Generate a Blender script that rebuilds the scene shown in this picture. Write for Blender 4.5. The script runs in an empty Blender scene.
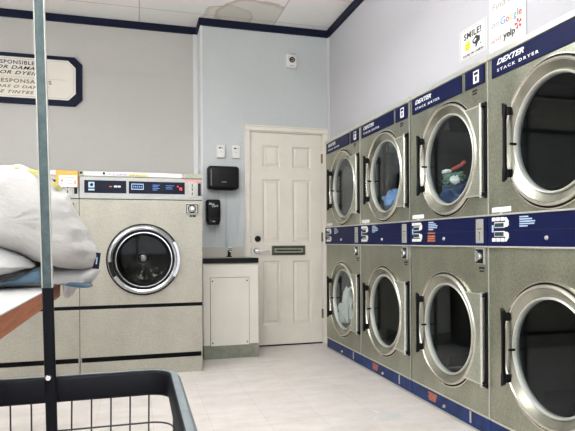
import bpy, bmesh, math, random
from mathutils import Vector, Matrix, noise
from mathutils.bvhtree import BVHTree
random.seed(7)
PI = math.pi
sc = bpy.context.scene
COL = sc.collection

# ------------------------------------------------------------------ materials
def newmat(name):
    m = bpy.data.materials.new(name); m.use_nodes = True
    nt = m.node_tree
    return m, nt, nt.nodes['Principled BSDF']
def setp(b, **k):
    names = {'col': 'Base Color', 'rough': 'Roughness', 'metal': 'Metallic', 'spec': 'Specular IOR Level',
             'ecol': 'Emission Color', 'estr': 'Emission Strength', 'coat': 'Coat Weight', 'sheen': 'Sheen Weight'}
    for a, v in k.items():
        s = b.inputs[names[a]]
        s.default_value = (*v, 1) if isinstance(v, tuple) else v
def texcoord(nt, scale=(1, 1, 1), loc=(0, 0, 0), kind='Object'):
    tc = nt.nodes.new('ShaderNodeTexCoord'); mp = nt.nodes.new('ShaderNodeMapping')
    mp.inputs['Scale'].default_value = scale; mp.inputs['Location'].default_value = loc
    nt.links.new(tc.outputs[kind], mp.inputs['Vector'])
    return mp.outputs['Vector']
def noise_tex(nt, vec, scale, detail=4, rough=.55):
    n = nt.nodes.new('ShaderNodeTexNoise'); n.inputs['Scale'].default_value = scale
    n.inputs['Detail'].default_value = detail; n.inputs['Roughness'].default_value = rough
    nt.links.new(vec, n.inputs['Vector']); return n.outputs['Fac']
def ramp(nt, fac, stops):
    r = nt.nodes.new('ShaderNodeValToRGB'); e = r.color_ramp.elements
    while len(e) < len(stops): e.new(.5)
    for i, (p, c) in enumerate(stops):
        e[i].position = p; e[i].color = (*c, 1)
    nt.links.new(fac, r.inputs['Fac']); return r.outputs['Color']
def bump(nt, b, h, strength, dist=.002):
    n = nt.nodes.new('ShaderNodeBump'); n.inputs['Strength'].default_value = strength
    n.inputs['Distance'].default_value = dist
    nt.links.new(h, n.inputs['Height']); nt.links.new(n.outputs['Normal'], b.inputs['Normal'])
def mixc(nt, fac, a, b_, mode='MIX'):
    m = nt.nodes.new('ShaderNodeMix'); m.data_type = 'RGBA'; m.blend_type = mode
    for s, v in ((0, fac), (6, a), (7, b_)):
        if isinstance(v, (int, float)): m.inputs[s].default_value = v
        elif isinstance(v, tuple): m.inputs[s].default_value = (*v, 1)
        else: nt.links.new(v, m.inputs[s])
    return m.outputs[2]
def mathn(nt, op, a, b_=None, c=None):
    m = nt.nodes.new('ShaderNodeMath'); m.operation = op
    for i, v in enumerate((a, b_, c)):
        if v is None: continue
        if isinstance(v, (int, float)): m.inputs[i].default_value = v
        else: nt.links.new(v, m.inputs[i])
    return m.outputs[0]

def plain(name, col, rough=.5, metal=0, var=.06, scale=30, spec=.5, bmp=0):
    m, nt, b = newmat(name)
    setp(b, rough=rough, metal=metal, spec=spec)
    f = noise_tex(nt, texcoord(nt), scale)
    lo = tuple(max(0, c * (1 - var)) for c in col); hi = tuple(min(1, c * (1 + var)) for c in col)
    nt.links.new(ramp(nt, f, [(.3, lo), (.7, hi)]), b.inputs['Base Color'])
    if bmp: bump(nt, b, f, bmp)
    return m

def steel(name, col, rough=.42, metal=.75, grain=(3, 3, 160), speck=.16):
    """brushed stainless panel: fine grain, cloudy smudges, slight speckle"""
    m, nt, b = newmat(name)
    setp(b, metal=metal)
    g = noise_tex(nt, texcoord(nt, grain), 6, 5, .7)
    s = noise_tex(nt, texcoord(nt), 75, 3, .8)
    c = noise_tex(nt, texcoord(nt, (1, 1, .6)), 4.5, 5, .6)
    v = mathn(nt, 'ADD', mathn(nt, 'MULTIPLY', g, .35), mathn(nt, 'MULTIPLY', s, .35))
    v = mathn(nt, 'ADD', v, mathn(nt, 'MULTIPLY', c, .3))
    lo = tuple(x * (1 - speck * 1.6) for x in col); hi = tuple(min(1, x * (1 + speck)) for x in col)
    nt.links.new(ramp(nt, v, [(.40, lo), (.60, hi)]), b.inputs['Base Color'])
    r = mathn(nt, 'MULTIPLY_ADD', c, .22, rough - .11)
    nt.links.new(r, b.inputs['Roughness'])
    bump(nt, b, g, .12, .001)
    return m

def glass_mat(name, tint, ior=1.45, gl=.02):
    m = bpy.data.materials.new(name); m.use_nodes = True; nt = m.node_tree
    nt.nodes.remove(nt.nodes['Principled BSDF'])
    out = nt.nodes['Material Output']
    t = nt.nodes.new('ShaderNodeBsdfTransparent'); t.inputs[0].default_value = (*tint, 1)
    g = nt.nodes.new('ShaderNodeBsdfGlossy'); g.inputs['Roughness'].default_value = gl
    g.inputs['Color'].default_value = (.9, .95, 1, 1)
    lw = nt.nodes.new('ShaderNodeLayerWeight'); lw.inputs['Blend'].default_value = .5
    f0 = ((ior - 1) / (ior + 1)) ** 2
    fr = nt.nodes.new('ShaderNodeMath'); fr.operation = 'MULTIPLY_ADD'
    pw = nt.nodes.new('ShaderNodeMath'); pw.operation = 'POWER'; pw.inputs[1].default_value = 5
    nt.links.new(lw.outputs['Facing'], pw.inputs[0]); nt.links.new(pw.outputs[0], fr.inputs[0])
    fr.inputs[1].default_value = 1 - f0; fr.inputs[2].default_value = f0
    mx = nt.nodes.new('ShaderNodeMixShader')
    nt.links.new(fr.outputs[0], mx.inputs[0]); nt.links.new(t.outputs[0], mx.inputs[1])
    nt.links.new(g.outputs[0], mx.inputs[2]); nt.links.new(mx.outputs[0], out.inputs[0])
    return m

def wall_mat(name, col, var=.05, weave=.25, streak=0.0, blocks=False):
    m, nt, b = newmat(name)
    setp(b, rough=.75, spec=.25)
    v = texcoord(nt)
    big = noise_tex(nt, v, 1.6, 4, .6)
    fine = noise_tex(nt, texcoord(nt, (1, 1, .55)), 130, 3, .7)
    f = mathn(nt, 'ADD', mathn(nt, 'MULTIPLY', big, .45), mathn(nt, 'MULTIPLY', fine, .55))
    lo = tuple(c * (1 - var) for c in col); hi = tuple(min(1, c * (1 + var)) for c in col)
    c = ramp(nt, f, [(.33, lo), (.67, hi)])
    if streak:
        st = noise_tex(nt, texcoord(nt, (26, 26, 1.0)), 1.0, 4, .6)
        stf = ramp(nt, st, [(.52, (0, 0, 0)), (.72, (1, 1, 1))])
        sep = nt.nodes.new('ShaderNodeSeparateXYZ'); nt.links.new(v, sep.inputs[0])
        zf = nt.nodes.new('ShaderNodeMapRange'); nt.links.new(sep.outputs['Z'], zf.inputs[0])
        zf.inputs[1].default_value = 1.75; zf.inputs[2].default_value = .95; zf.inputs[3].default_value = 0; zf.inputs[4].default_value = 1
        k = mathn(nt, 'MULTIPLY', mathn(nt, 'MULTIPLY', stf, zf.outputs[0]), streak)
        c = mixc(nt, k, c, (.13, .25, .34))
    if blocks:
        br = nt.nodes.new('ShaderNodeTexBrick')
        sp = nt.nodes.new('ShaderNodeSeparateXYZ'); cb = nt.nodes.new('ShaderNodeCombineXYZ')
        nt.links.new(v, sp.inputs[0]); nt.links.new(sp.outputs['X'], cb.inputs['X']); nt.links.new(sp.outputs['Z'], cb.inputs['Y'])
        nt.links.new(cb.outputs[0], br.inputs['Vector'])
        br.inputs['Scale'].default_value = 1; br.inputs['Brick Width'].default_value = .30
        br.inputs['Row Height'].default_value = .15; br.inputs['Mortar Size'].default_value = .003
        br.inputs['Mortar Smooth'].default_value = .8
        c = mixc(nt, mathn(nt, 'MULTIPLY', br.outputs['Fac'], .10), c, tuple(x * .7 for x in col))
    nt.links.new(c, b.inputs['Base Color'])
    bump(nt, b, fine, weave, .002)
    return m

M = {}
M['wall_grey'] = wall_mat('grey wallcovering', (.53, .52, .495), .05, .25, blocks=True)
M['wall_blue'] = wall_mat('blue grey wallcovering', (.56, .59, .595), .06, .25, streak=.8)
M['wall_white'] = wall_mat('pale lilac painted wall', (.54, .54, .57), .03, .2)
M['wall_plain'] = wall_mat('plain side wall', (.62, .61, .59), .05, .2)
M['trim_blue'] = plain('navy crown trim', (.005, .008, .028), .6, var=.15, scale=12, spec=.2)
M['trim_white'] = plain('white vinyl corner trim', (.72, .73, .74), .4, var=.04, scale=8)
M['door'] = plain('cream painted door', (.73, .69, .61), .42, var=.035, scale=6)
M['casing'] = plain('cream painted casing', (.78, .74, .66), .45, var=.03, scale=6)
M['black'] = plain('black plastic', (.003, .0032, .004), .38, var=.2, scale=40, spec=.22)
M['black_matte'] = plain('black gap', (.004, .004, .005), .8, var=.2, scale=40, spec=.1)
M['blackbar'] = plain('black vinyl and post reflection', (.002, .0025, .005), .5, var=.2, scale=20, bmp=.1, spec=.16)
M['grey_rail'] = plain('grey coating and lit rim top', (.13, .155, .165), .45, var=.15, scale=30)
M['steel_washer'] = steel('washer stainless steel', (.405, .39, .33), .46, .55, (2, 2, 90), .13)
M['steel_washer_dim'] = steel('washer control strip steel', (.40, .40, .385), .42, .55, (90, 2, 2), .08)
M['steel_dryer'] = steel('dryer brushed stainless steel', (.365, .375, .295), .34, .82, (120, 2, 120), .24)
M['steel_light'] = steel('polished steel ring', (.66, .64, .56), .24, .9, (3, 3, 60), .08)
M['steel_edge'] = plain('bright steel edge', (.60, .60, .55), .32, .5, var=.08, scale=60)
M['chrome'] = plain('chrome', (.78, .79, .82), .10, 1.0, var=.04, scale=30)
M['chrome_soft'] = plain('satin chrome', (.66, .68, .72), .24, 1.0, var=.06, scale=30)
M['drum'] = plain('drum steel', (.10, .095, .08), .34, .9, var=.25, scale=14)
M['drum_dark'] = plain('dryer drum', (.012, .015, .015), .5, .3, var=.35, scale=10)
M['glass_dryer'] = glass_mat('smoked dryer glass', (.84, .87, .87), 1.28, .03)
M['glass_washer'] = glass_mat('washer door glass', (.74, .74, .72), 1.28, .03)
M['lcd'] = plain('dark display', (.03, .07, .08), .2, var=.3, scale=60)
M['navy'] = plain('navy display panel', (.002, .004, .018), .35, var=.2, scale=20, spec=.2)
M['blue'] = plain('royal blue machine panel', (.0025, .006, .047), .5, var=.14, scale=9, spec=.16)
M['blue_base'] = plain('worn blue base panel', (.010, .028, .11), .5, var=.45, scale=14, spec=.25)
M['blue_ink'] = plain('navy ink', (.01, .02, .10), .6)
M['white_ink'] = plain('white ink', (.82, .84, .86), .6, var=.02)
M['pale_ink'] = plain('pale blue ink', (.42, .55, .72), .6, var=.05)
M['brown_ink'] = plain('brown ink', (.20, .12, .04), .6)
M['orange_ink'] = plain('orange ink', (.45, .14, .05), .6, var=.25)
M['red_ink'] = plain('red ink', (.62, .05, .03), .5)
M['black_ink'] = plain('black ink', (.015, .015, .018), .6)
M['grey_ink'] = plain('grey ink', (.36, .34, .36), .6)
M['g_blue'] = plain('blue letter ink', (.15, .33, .75), .6)
M['g_yellow'] = plain('yellow letter ink', (.80, .52, .08), .6)
M['g_green'] = plain('green letter ink', (.10, .42, .16), .6)
M['pink_ink'] = plain('pink ink', (.70, .28, .30), .6)
M['white_plastic'] = plain('white plastic', (.76, .75, .71), .4, var=.03)
M['paper'] = plain('white paper', (.80, .79, .77), .7, var=.02, scale=10)
M['scrap'] = plain('bright white scrap', (.82, .81, .80), .7, var=.02, scale=10)
M['cream_paper'] = plain('cream sign face', (.80, .76, .68), .6, var=.02, scale=6)
M['yellow'] = plain('yellow ink', (.62, .54, .10), .6, var=.1)
M['yellow_pale'] = plain('faded yellow print', (.60, .58, .22), .8, var=.15, scale=60)
M['smiley'] = plain('smiley yellow', (.86, .78, .06), .6, var=.03)
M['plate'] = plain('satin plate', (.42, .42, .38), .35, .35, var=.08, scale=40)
M['funnel'] = plain('shaded steel funnel', (.36, .36, .30), .27, .9, var=.1, scale=14)  # ring steel in a darker tone, with the funnel's shading in the colour
M['chrome_ring'] = plain('washer door ring', (.46, .48, .50), .2, 1.0, var=.08, scale=20)
M['wing'] = steel('hinge plate steel', (.42, .44, .36), .34, .7, (3, 3, 120), .15)
M['orange'] = plain('orange frame', (.74, .36, .06), .5, var=.08)
M['cab'] = plain('off white cabinet laminate', (.70, .67, .60), .5, var=.04, scale=5)
M['kick'] = plain('olive grey cove base', (.20, .21, .165), .55, var=.15, scale=18)
M['counter'] = plain('speckled grey counter', (.36, .35, .32), .35, var=.35, scale=160)
M['splash'] = plain('beige splash board', (.50, .48, .42), .4, var=.06, scale=12)
M['laminate'] = plain('white table laminate', (.50, .49, .48), .35, var=.03, scale=8)
M['wire'] = plain('dark coated wire', (.02, .022, .025), .4, .3, var=.2)
M['brass'] = plain('hinge brass', (.22, .18, .10), .4, .8)
M['slot_metal'] = plain('aged mail slot metal', (.11, .115, .10), .45, .6, var=.25, scale=40)
M['red_led'] = plain('red lamp off', (.9, .06, .03), .4)
M['rubber'] = plain('caster rubber', (.02, .02, .02), .7)

# galvanised post
def galv(name):
    m, nt, b = newmat(name); setp(b, metal=.75)
    f = noise_tex(nt, texcoord(nt), 45, 4, .6)
    nt.links.new(ramp(nt, f, [(.3, (.055, .078, .082)), (.7, (.095, .125, .128))]), b.inputs['Base Color'])
    setp(b, rough=.42)
    return m
M['galv'] = galv('galvanised steel')

# wood edge
m, nt, b = newmat('reddish wood edge'); M['wood'] = m
v = texcoord(nt, (14, 1.2, 14)); f = noise_tex(nt, v, 5, 6, .65)
nt.links.new(ramp(nt, f, [(.3, (.18, .042, .014)), (.7, (.42, .125, .04))]), b.inputs['Base Color']); setp(b, rough=.5)

# floor tiles 12 inch
m, nt, b = newmat('worn white vinyl floor tile'); M['floor'] = m
v = texcoord(nt, (1, 1, 1), (-.08, -.02, 0))
br = nt.nodes.new('ShaderNodeTexBrick'); br.offset = 0; br.squash = 1
nt.links.new(v, br.inputs['Vector'])
for k_, val in (('Scale', 1), ('Brick Width', .3048), ('Row Height', .3048), ('Mortar Size', .0016), ('Mortar Smooth', .6), ('Bias', 0)):
    br.inputs[k_].default_value = val
br.inputs['Color1'].default_value = (.70, .655, .625, 1); br.inputs['Color2'].default_value = (.67, .63, .605, 1)
br.inputs['Mortar'].default_value = (.53, .49, .45, 1)
n1 = noise_tex(nt, texcoord(nt, (1, 2.2, 1)), 3.2, 8, .65)
n2 = noise_tex(nt, texcoord(nt), 11, 6, .7)
dirt = ramp(nt, n1, [(.40, (.88, .87, .85)), (.62, (1, 1, 1))])
c = mixc(nt, 1, br.outputs['Color'], dirt, 'MULTIPLY')
dirt2 = ramp(nt, n2, [(.32, (.88, .87, .86)), (.55, (1, 1, 1))])
c = mixc(nt, .8, c, dirt2, 'MULTIPLY')
nt.links.new(c, b.inputs['Base Color'])
nt.links.new(mathn(nt, 'MULTIPLY_ADD', n2, .3, .22), b.inputs['Roughness']); setp(b, spec=.4)

# ceiling tiles with a water stain
m, nt, b = newmat('ceiling tile'); M['ceiling'] = m
v = texcoord(nt, (1, 1, 1), (1.19, .363, 0))
br = nt.nodes.new('ShaderNodeTexBrick'); br.offset = 0; nt.links.new(v, br.inputs['Vector'])
for k_, val in (('Scale', 1), ('Brick Width', 1.22), ('Row Height', .61), ('Mortar Size', .006), ('Mortar Smooth', .3)):
    br.inputs[k_].default_value = val
br.inputs['Color1'].default_value = (.92, .91, .885, 1); br.inputs['Color2'].default_value = (.92, .91, .885, 1)
br.inputs['Mortar'].default_value = (.60, .59, .55, 1)
tc = nt.nodes.new('ShaderNodeTexCoord')
nn = nt.nodes.new('ShaderNodeTexNoise'); nn.inputs['Scale'].default_value = 5; nn.inputs['Detail'].default_value = 3
nt.links.new(tc.outputs['Object'], nn.inputs['Vector'])
wob = mixc(nt, .16, tc.outputs['Object'], nn.outputs['Color'])
def stain(cx, cy, r, edge, col, k):
    global c
    d = nt.nodes.new('ShaderNodeVectorMath'); d.operation = 'DISTANCE'
    nt.links.new(wob, d.inputs[0]); d.inputs[1].default_value = (.84 * cx + .08, .84 * cy + .08, .84 * 3.037 + .08)
    q = ramp(nt, mathn(nt, 'DIVIDE', d.outputs['Value'], r), [(0, (.45, .45, .45)), (.80, (.42, .42, .42)), (.93, (1, 1, 1)), (1.0, (0, 0, 0))])
    c = mixc(nt, mathn(nt, 'MULTIPLY', q, k), c, col)
spx = nt.nodes.new('ShaderNodeSeparateXYZ'); nt.links.new(tc.outputs['Object'], spx.inputs[0])
inside = mathn(nt, 'LESS_THAN', spx.outputs['X'], 1.248)
c = br.outputs['Color']
stain(1.02, 5.05, .30, .05, (.50, .44, .33), .75)
stain(.80, 5.10, .20, .05, (.50, .44, .33), .6)
c = mixc(nt, inside, br.outputs['Color'], c)
nt.links.new(c, b.inputs['Base Color']); setp(b, rough=.9, spec=.1)

# light diffuser
m, nt, b = newmat('light diffuser'); M['lamp'] = m
setp(b, col=(.9, .9, .9), ecol=(.98, .985, 1), estr=8.5)

def cloth_mat(name, col, wr=.5, scale=9, var=.05):
    m, nt, b = newmat(name); setp(b, rough=.85, spec=.2, sheen=.2)
    f = noise_tex(nt, texcoord(nt), scale, 5, .6)
    lo = tuple(x * (1 - var) for x in col); hi = tuple(min(1, x * (1 + var)) for x in col)
    nt.links.new(ramp(nt, f, [(.3, lo), (.7, hi)]), b.inputs['Base Color'])
    w = noise_tex(nt, texcoord(nt, (1, 1, 1.8)), scale * 2.5, 4, .6)
    bump(nt, b, w, wr, .01)
    return m
M['duvet'] = cloth_mat('white quilted cloth', (.39, .38, .365), .6, 7)
M['linen'] = cloth_mat('white linen', (.46, .46, .45))
M['pale_blue_cloth'] = cloth_mat('pale blue linen', (.13, .22, .30))
M['teal_cloth'] = cloth_mat('teal cloth', (.045, .10, .145))
M['towel_blue'] = cloth_mat('light blue towel', (.22, .42, .80), .8)
M['towel_white'] = cloth_mat('white towels', (.93, .92, .90), .5)
M['cloth_navy'] = cloth_mat('dark blue clothes', (.04, .07, .16), .8)
M['cloth_red'] = cloth_mat('red garment', (.65, .08, .06), .8)
M['cloth_green'] = cloth_mat('green garment', (.16, .30, .22), .8)

# ------------------------------------------------------------------ mesh helpers
def box(bm, x0, x1, y0, y1, z0, z1, bev=0, seg=2):
    mat = Matrix.Translation(((x0 + x1) / 2, (y0 + y1) / 2, (z0 + z1) / 2)) @ Matrix.Diagonal((abs(x1 - x0), abs(y1 - y0), abs(z1 - z0), 1))
    r = bmesh.ops.create_cube(bm, size=1, matrix=mat)
    if bev:
        es = {e for v_ in r['verts'] for e in v_.link_edges}
        bmesh.ops.bevel(bm, geom=list(es), offset=bev, segments=seg, affect='EDGES', profile=.5)
def lathe(bm, prof, cx=0, cy=0, cz=0, axis='Y', seg=64, close=False):
    """prof: list of (radius, along); revolved about an axis through (cx,cy,cz)"""
    rings = []
    for r, a in prof:
        ring = []
        for i in range(seg):
            t = 2 * PI * i / seg
            if axis == 'Y': p = (cx + r * math.cos(t), cy + a, cz + r * math.sin(t))
            elif axis == 'Z': p = (cx + r * math.cos(t), cy + r * math.sin(t), cz + a)
            else: p = (cx + a, cy + r * math.cos(t), cz + r * math.sin(t))
            ring.append(bm.verts.new(p))
        rings.append(ring)
    n = len(rings)
    for k in range(n if close else n - 1):
        a, b_ = rings[k], rings[(k + 1) % n]
        for i in range(seg):
            j = (i + 1) % seg
            bm.faces.new((a[i], a[j], b_[j], b_[i]))
    if not close:
        if prof[0][0] > 1e-6: bm.faces.new(rings[0][::-1])
        if prof[-1][0] > 1e-6: bm.faces.new(rings[-1])
def tube(bm, pts, r, seg=8, closed=False, sx=1, sz=1):
    pts = [Vector(p) for p in pts]; n = len(pts); rings = []
    up0 = None
    for k, p in enumerate(pts):
        if closed: d = (pts[(k + 1) % n] - pts[k - 1])
        else: d = pts[min(k + 1, n - 1)] - pts[max(k - 1, 0)]
        d.normalize()
        ref = Vector((0, 0, 1)) if abs(d.z) < .9 else Vector((0, 1, 0))
        s = d.cross(ref).normalized(); u = s.cross(d).normalized()
        rings.append([bm.verts.new(p + s * (r * sx * math.cos(2 * PI * i / seg)) + u * (r * sz * math.sin(2 * PI * i / seg))) for i in range(seg)])
    for k in range(n if closed else n - 1):
        a, b_ = rings[k], rings[(k + 1) % n]
        for i in range(seg):
            j = (i + 1) % seg; bm.faces.new((a[i], a[j], b_[j], b_[i]))
    if not closed:
        bm.faces.new(rings[0][::-1]); bm.faces.new(rings[-1])
def prism(bm, pts, y0, y1):
    """polygon in the xz plane extruded along y"""
    a = [bm.verts.new((x, y0, z)) for x, z in pts]; b_ = [bm.verts.new((x, y1, z)) for x, z in pts]
    n = len(pts)
    bm.faces.new(a); bm.faces.new(b_[::-1])
    for i in range(n):
        j = (i + 1) % n; bm.faces.new((a[i], b_[i], b_[j], a[j]))
def rect_pt(t, x0, x1, z0, z1, cx, cz):
    dx, dz = math.cos(t), math.sin(t); best = 1e9
    for lim, d, c_ in ((x0, dx, cx), (x1, dx, cx), (z0, dz, cz), (z1, dz, cz)):
        if abs(d) > 1e-9:
            s = (lim - c_) / d
            if s > 1e-9: best = min(best, s)
    return (cx + dx * best, cz + dz * best)
def holed_plate(bm, x0, x1, z0, z1, y0, y1, cx, cz, r, seg=72):
    ts = [2 * PI * i / seg for i in range(seg)]
    for X in (x0, x1):
        for Z in (z0, z1):
            ta = math.atan2(Z - cz, X - cx) % (2 * PI)
            k = min(range(seg), key=lambda i: min(abs(ts[i] - ta), 2 * PI - abs(ts[i] - ta)))
            ts[k] = ta
    F, B, f, g = [], [], [], []
    for t in ts:
        ox, oz = rect_pt(t, x0, x1, z0, z1, cx, cz); ix, iz = cx + r * math.cos(t), cz + r * math.sin(t)
        F.append(bm.verts.new((ox, y0, oz))); B.append(bm.verts.new((ox, y1, oz)))
        f.append(bm.verts.new((ix, y0, iz))); g.append(bm.verts.new((ix, y1, iz)))
    for i in range(seg):
        j = (i + 1) % seg
        for a, b_ in ((F, f), (f, g), (g, B), (B, F)):
            bm.faces.new((a[i], a[j], b_[j], b_[i]))
def obj(name, bm, mat, parent=None, smooth=False, loc=None):
    bmesh.ops.recalc_face_normals(bm, faces=bm.faces[:])
    me = bpy.data.meshes.new(name); bm.to_mesh(me); bm.free()
    me.materials.append(M[mat] if isinstance(mat, str) else mat)
    if smooth:
        me.shade_smooth() if hasattr(me, 'shade_smooth') else None
        me.set_sharp_from_angle(angle=math.radians(38))
    o = bpy.data.objects.new(name, me); COL.objects.link(o)
    if parent: o.parent = parent
    if loc: o.location = loc
    return o
def BM(): return bmesh.new()
def bx(name, mat, parent, *a, bev=0, smooth=False):
    bm = BM(); box(bm, *a, bev=bev); return obj(name, bm, mat, parent, smooth)
def tag(o, label, cat, group=None, kind=None):
    o['label'] = label; o['category'] = cat
    if group: o['group'] = group
    if kind: o['kind'] = kind
    return o
def thing(name, label, cat, loc=(0, 0, 0), rz=0, group=None):
    o = bpy.data.objects.new(name, None); COL.objects.link(o); o.empty_display_size = .1
    o.location = loc; o.rotation_euler = (0, 0, rz); return tag(o, label, cat, group)
def struct(name, bm, mat):
    o = obj(name, bm, mat); o['kind'] = 'structure'; return o
def copy_tree(o, parent=None):
    c = o.copy(); COL.objects.link(c)
    if parent: c.parent = parent
    for ch in list(o.children): copy_tree(ch, c)
    return c
def text(name, body, mat, parent, x, z, y=-.001, size=.05, width=None, height=None, shear=0, space=1, bold=0, align='LEFT', line=1.0, ry=0, ex=.0006):
    """text lying in the local xz plane, read from -y; x,z = left baseline"""
    cu = bpy.data.curves.new(name, 'FONT'); cu.body = body; cu.size = size; cu.extrude = ex
    cu.shear = shear; cu.space_character = space; cu.offset = bold; cu.align_x = align; cu.space_line = line
    cu.resolution_u = 3
    o = bpy.data.objects.new('tmp', cu); COL.objects.link(o)
    bpy.context.view_layer.update()
    me = bpy.data.meshes.new_from_object(o.evaluated_get(bpy.context.evaluated_depsgraph_get()))
    bpy.data.objects.remove(o)
    me.name = name
    xs = [v_.co.x for v_ in me.vertices]; ys = [v_.co.y for v_ in me.vertices]
    sx = width / (max(xs) - min(xs)) if width else 1
    sy = height / (max(ys) - min(ys)) if height else 1
    mn = min(xs) if width else 0
    for v_ in me.vertices:
        px, py, pz = (v_.co.x - mn) * sx, v_.co.y * sy, v_.co.z
        px, py = px * math.cos(ry) - py * math.sin(ry), px * math.sin(ry) + py * math.cos(ry)
        v_.co = (x + px, y - pz, z + py)
    me.materials.clear(); me.materials.append(M[mat])
    t = bpy.data.objects.new(name, me); COL.objects.link(t)
    if parent: t.parent = parent
    return t

# ------------------------------------------------------------------ setting
CEIL = 3.037; YB = 5.225; YL = 5.478; XR = 1.796; XBUMP = .57; DX = 1.69
bm = BM(); box(bm, -3.2, 2.85, -3.0, 5.7, -.1, 0); struct('floor', bm, 'floor')
bm = BM(); box(bm, -3.3, 2.0, -3.1, 5.7, CEIL, CEIL + .1); struct('ceiling', bm, 'ceiling')
bm = BM(); box(bm, -3.2, XBUMP, YL, YL + .12, 0, CEIL); struct('wall_back_left', bm, 'wall_grey')
# right part of the back wall with the doorway cut out
DX0, DX1, DZ = 1.000, 1.757, 2.05
bm = BM()
box(bm, XBUMP, DX0, YB, YL + .12, 0, CEIL)
box(bm, DX0, DX1, YB, YL + .12, DZ, CEIL)
box(bm, DX1, XR + .1, YB, YL + .12, 0, CEIL)
struct('wall_back_right', bm, 'wall_blue')
bm = BM()
box(bm, XR, XR + .1, -3.0, YB, 1.922, CEIL)
box(bm, XR, XR + .1, 4.99, YB, 0, 1.922)
box(bm, XR, XR + .1, -3.0, 1.60, 0, 1.922)
struct('wall_right', bm, 'wall_white')
bm = BM(); box(bm, -3.32, -3.2, -3.0, 5.6, 0, CEIL); struct('wall_left', bm, 'wall_plain')
bm = BM()
box(bm, -3.2, -2.4, -3.12, -3.0, 0, CEIL); box(bm, 1.2, 1.9, -3.12, -3.0, 0, CEIL)
box(bm, -2.4, 1.2, -3.12, -3.0, 0, .7); box(bm, -2.4, 1.2, -3.12, -3.0, 2.5, CEIL)
struct('wall_front', bm, 'wall_plain')
bm = BM()
for x in (-2.4, -1.22, -.02, 1.16): box(bm, x, x + .04, -3.09, -3.03, .7, 2.5)
box(bm, -2.4, 1.2, -3.09, -3.03, .7, .74); box(bm, -2.4, 1.2, -3.09, -3.03, 2.46, 2.5)
struct('fill_window_1', bm, 'black')  # unseen shop window behind the camera, added to let in fill light

# crown trims
bm = BM(); box(bm, -3.2, XBUMP - .02, YL - .02, YL, 2.971, CEIL); struct('trim_1', bm, 'trim_blue')
bm = BM(); box(bm, XBUMP - .02, XBUMP, YB - .02, YL, 2.971, CEIL); box(bm, XBUMP, XR, YB - .02, YB, 2.971, CEIL); struct('trim_2', bm, 'trim_blue')
bm = BM(); box(bm, XR - .02, XR, -3.0, YB - .02, 2.965, CEIL); struct('trim_3', bm, 'trim_blue')
# white corner trims
bm = BM(); box(bm, .522, XBUMP - .006, YL - .012, YL, 0, 2.971, bev=.003); struct('trim_4', bm, 'trim_white')
bm = BM(); box(bm, XBUMP - .006, XBUMP, YB - .006, YL - .012, 0, 2.971); box(bm, XBUMP, XBUMP + .012, YB - .006, YB, 0, 2.971); struct('trim_5', bm, 'trim_white')
bm = BM(); box(bm, XR - .008, XR, YB - .055, YB - .03, 1.922, 2.965, bev=.002); box(bm, XR - .01, XR, YB - .02, YB - .002, 1.922, 2.965); struct('trim_6', bm, 'trim_white')
# vertical wallcovering seam on the left part of the back wall
bm = BM(); box(bm, -.076, -.073, YL - .0015, YL, 1.4, 2.971); struct('trim_7', bm, 'wall_grey')
bm = BM(); box(bm, -3.2, .522, YL - .0015, YL, 2.558, 2.561); struct('trim_8', bm, 'wall_grey')

# door
door = thing('door_1', 'cream six-panel door with lever and mail slot in the back wall', 'door', (0, 0, 0))
del door['category']; door['kind'] = 'structure'
bm = BM()
for prof in ((.968, 1.014, 0, 2.083), (1.741, 1.787, 0, 2.083)):
    box(bm, prof[0], prof[1], YB - .018, YB, 0, 2.035, bev=.004)
    box(bm, prof[0] + (.0 if prof[0] < 1.5 else .034), prof[0] + (.012 if prof[0] < 1.5 else .046), YB - .026, YB - .014, 0, 2.035, bev=.003)
box(bm, .968, 1.787, YB - .018, YB, 2.035, 2.083, bev=.004); box(bm, .968, 1.787, YB - .026, YB - .014, 2.071, 2.083, bev=.003)
box(bm, 1.000, 1.024, YB, YB + .12, 0, 2.05); box(bm, 1.733, 1.757, YB, YB + .12, 0, 2.05); box(bm, 1.024, 1.733, YB, YB + .12, 2.026, 2.05)
obj('door_frame', bm, 'casing', door)
SY = YB + .012  # slab face
bm = BM()
xs = [1.027, 1.141, 1.312, 1.435, 1.618, 1.730]
zs = [.014, .207, .809, .986, 1.582, 1.696, 1.900, 2.022]
for i in range(5):
    for j in range(7):
        panel = i in (1, 3) and j in (1, 3, 5)
        if not panel: box(bm, xs[i], xs[i + 1], SY, SY + .038, zs[j], zs[j + 1])
        else:
            x0, x1, z0, z1 = xs[i], xs[i + 1], zs[j], zs[j + 1]
            box(bm, x0, x1, SY + .012, SY + .03, z0, z1)
            # sloped molding
            def ringq(o1, y1, o2, y2):
                a = [bm.verts.new(p) for p in ((x0 + o1, y1, z0 + o1), (x1 - o1, y1, z0 + o1), (x1 - o1, y1, z1 - o1), (x0 + o1, y1, z1 - o1))]
                c_ = [bm.verts.new(p) for p in ((x0 + o2, y2, z0 + o2), (x1 - o2, y2, z0 + o2), (x1 - o2, y2, z1 - o2), (x0 + o2, y2, z1 - o2))]
                for k in range(4): bm.faces.new((a[k], a[(k + 1) % 4], c_[(k + 1) % 4], c_[k]))
                return c_
            ringq(0, SY, .012, SY + .0115)
            c_ = ringq(.018, SY + .0115, .036, SY + .003)
            bm.faces.new(c_)
obj('door_slab', bm, 'door', door)
bm = BM(); box(bm, 1.025, 1.733, YB + .01, YB + .1, 0, .012); obj('threshold', bm, 'black', door)
for z in (1.795, 1.033, .29):
    bm = BM(); lathe(bm, [(.007, -.045), (.007, .045)], 1.735, SY - .006, z, 'Z', 12); box(bm, 1.722, 1.742, SY - .002, SY + .0, z - .045, z + .045)
    obj('hinge', bm, 'brass', door)
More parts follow.
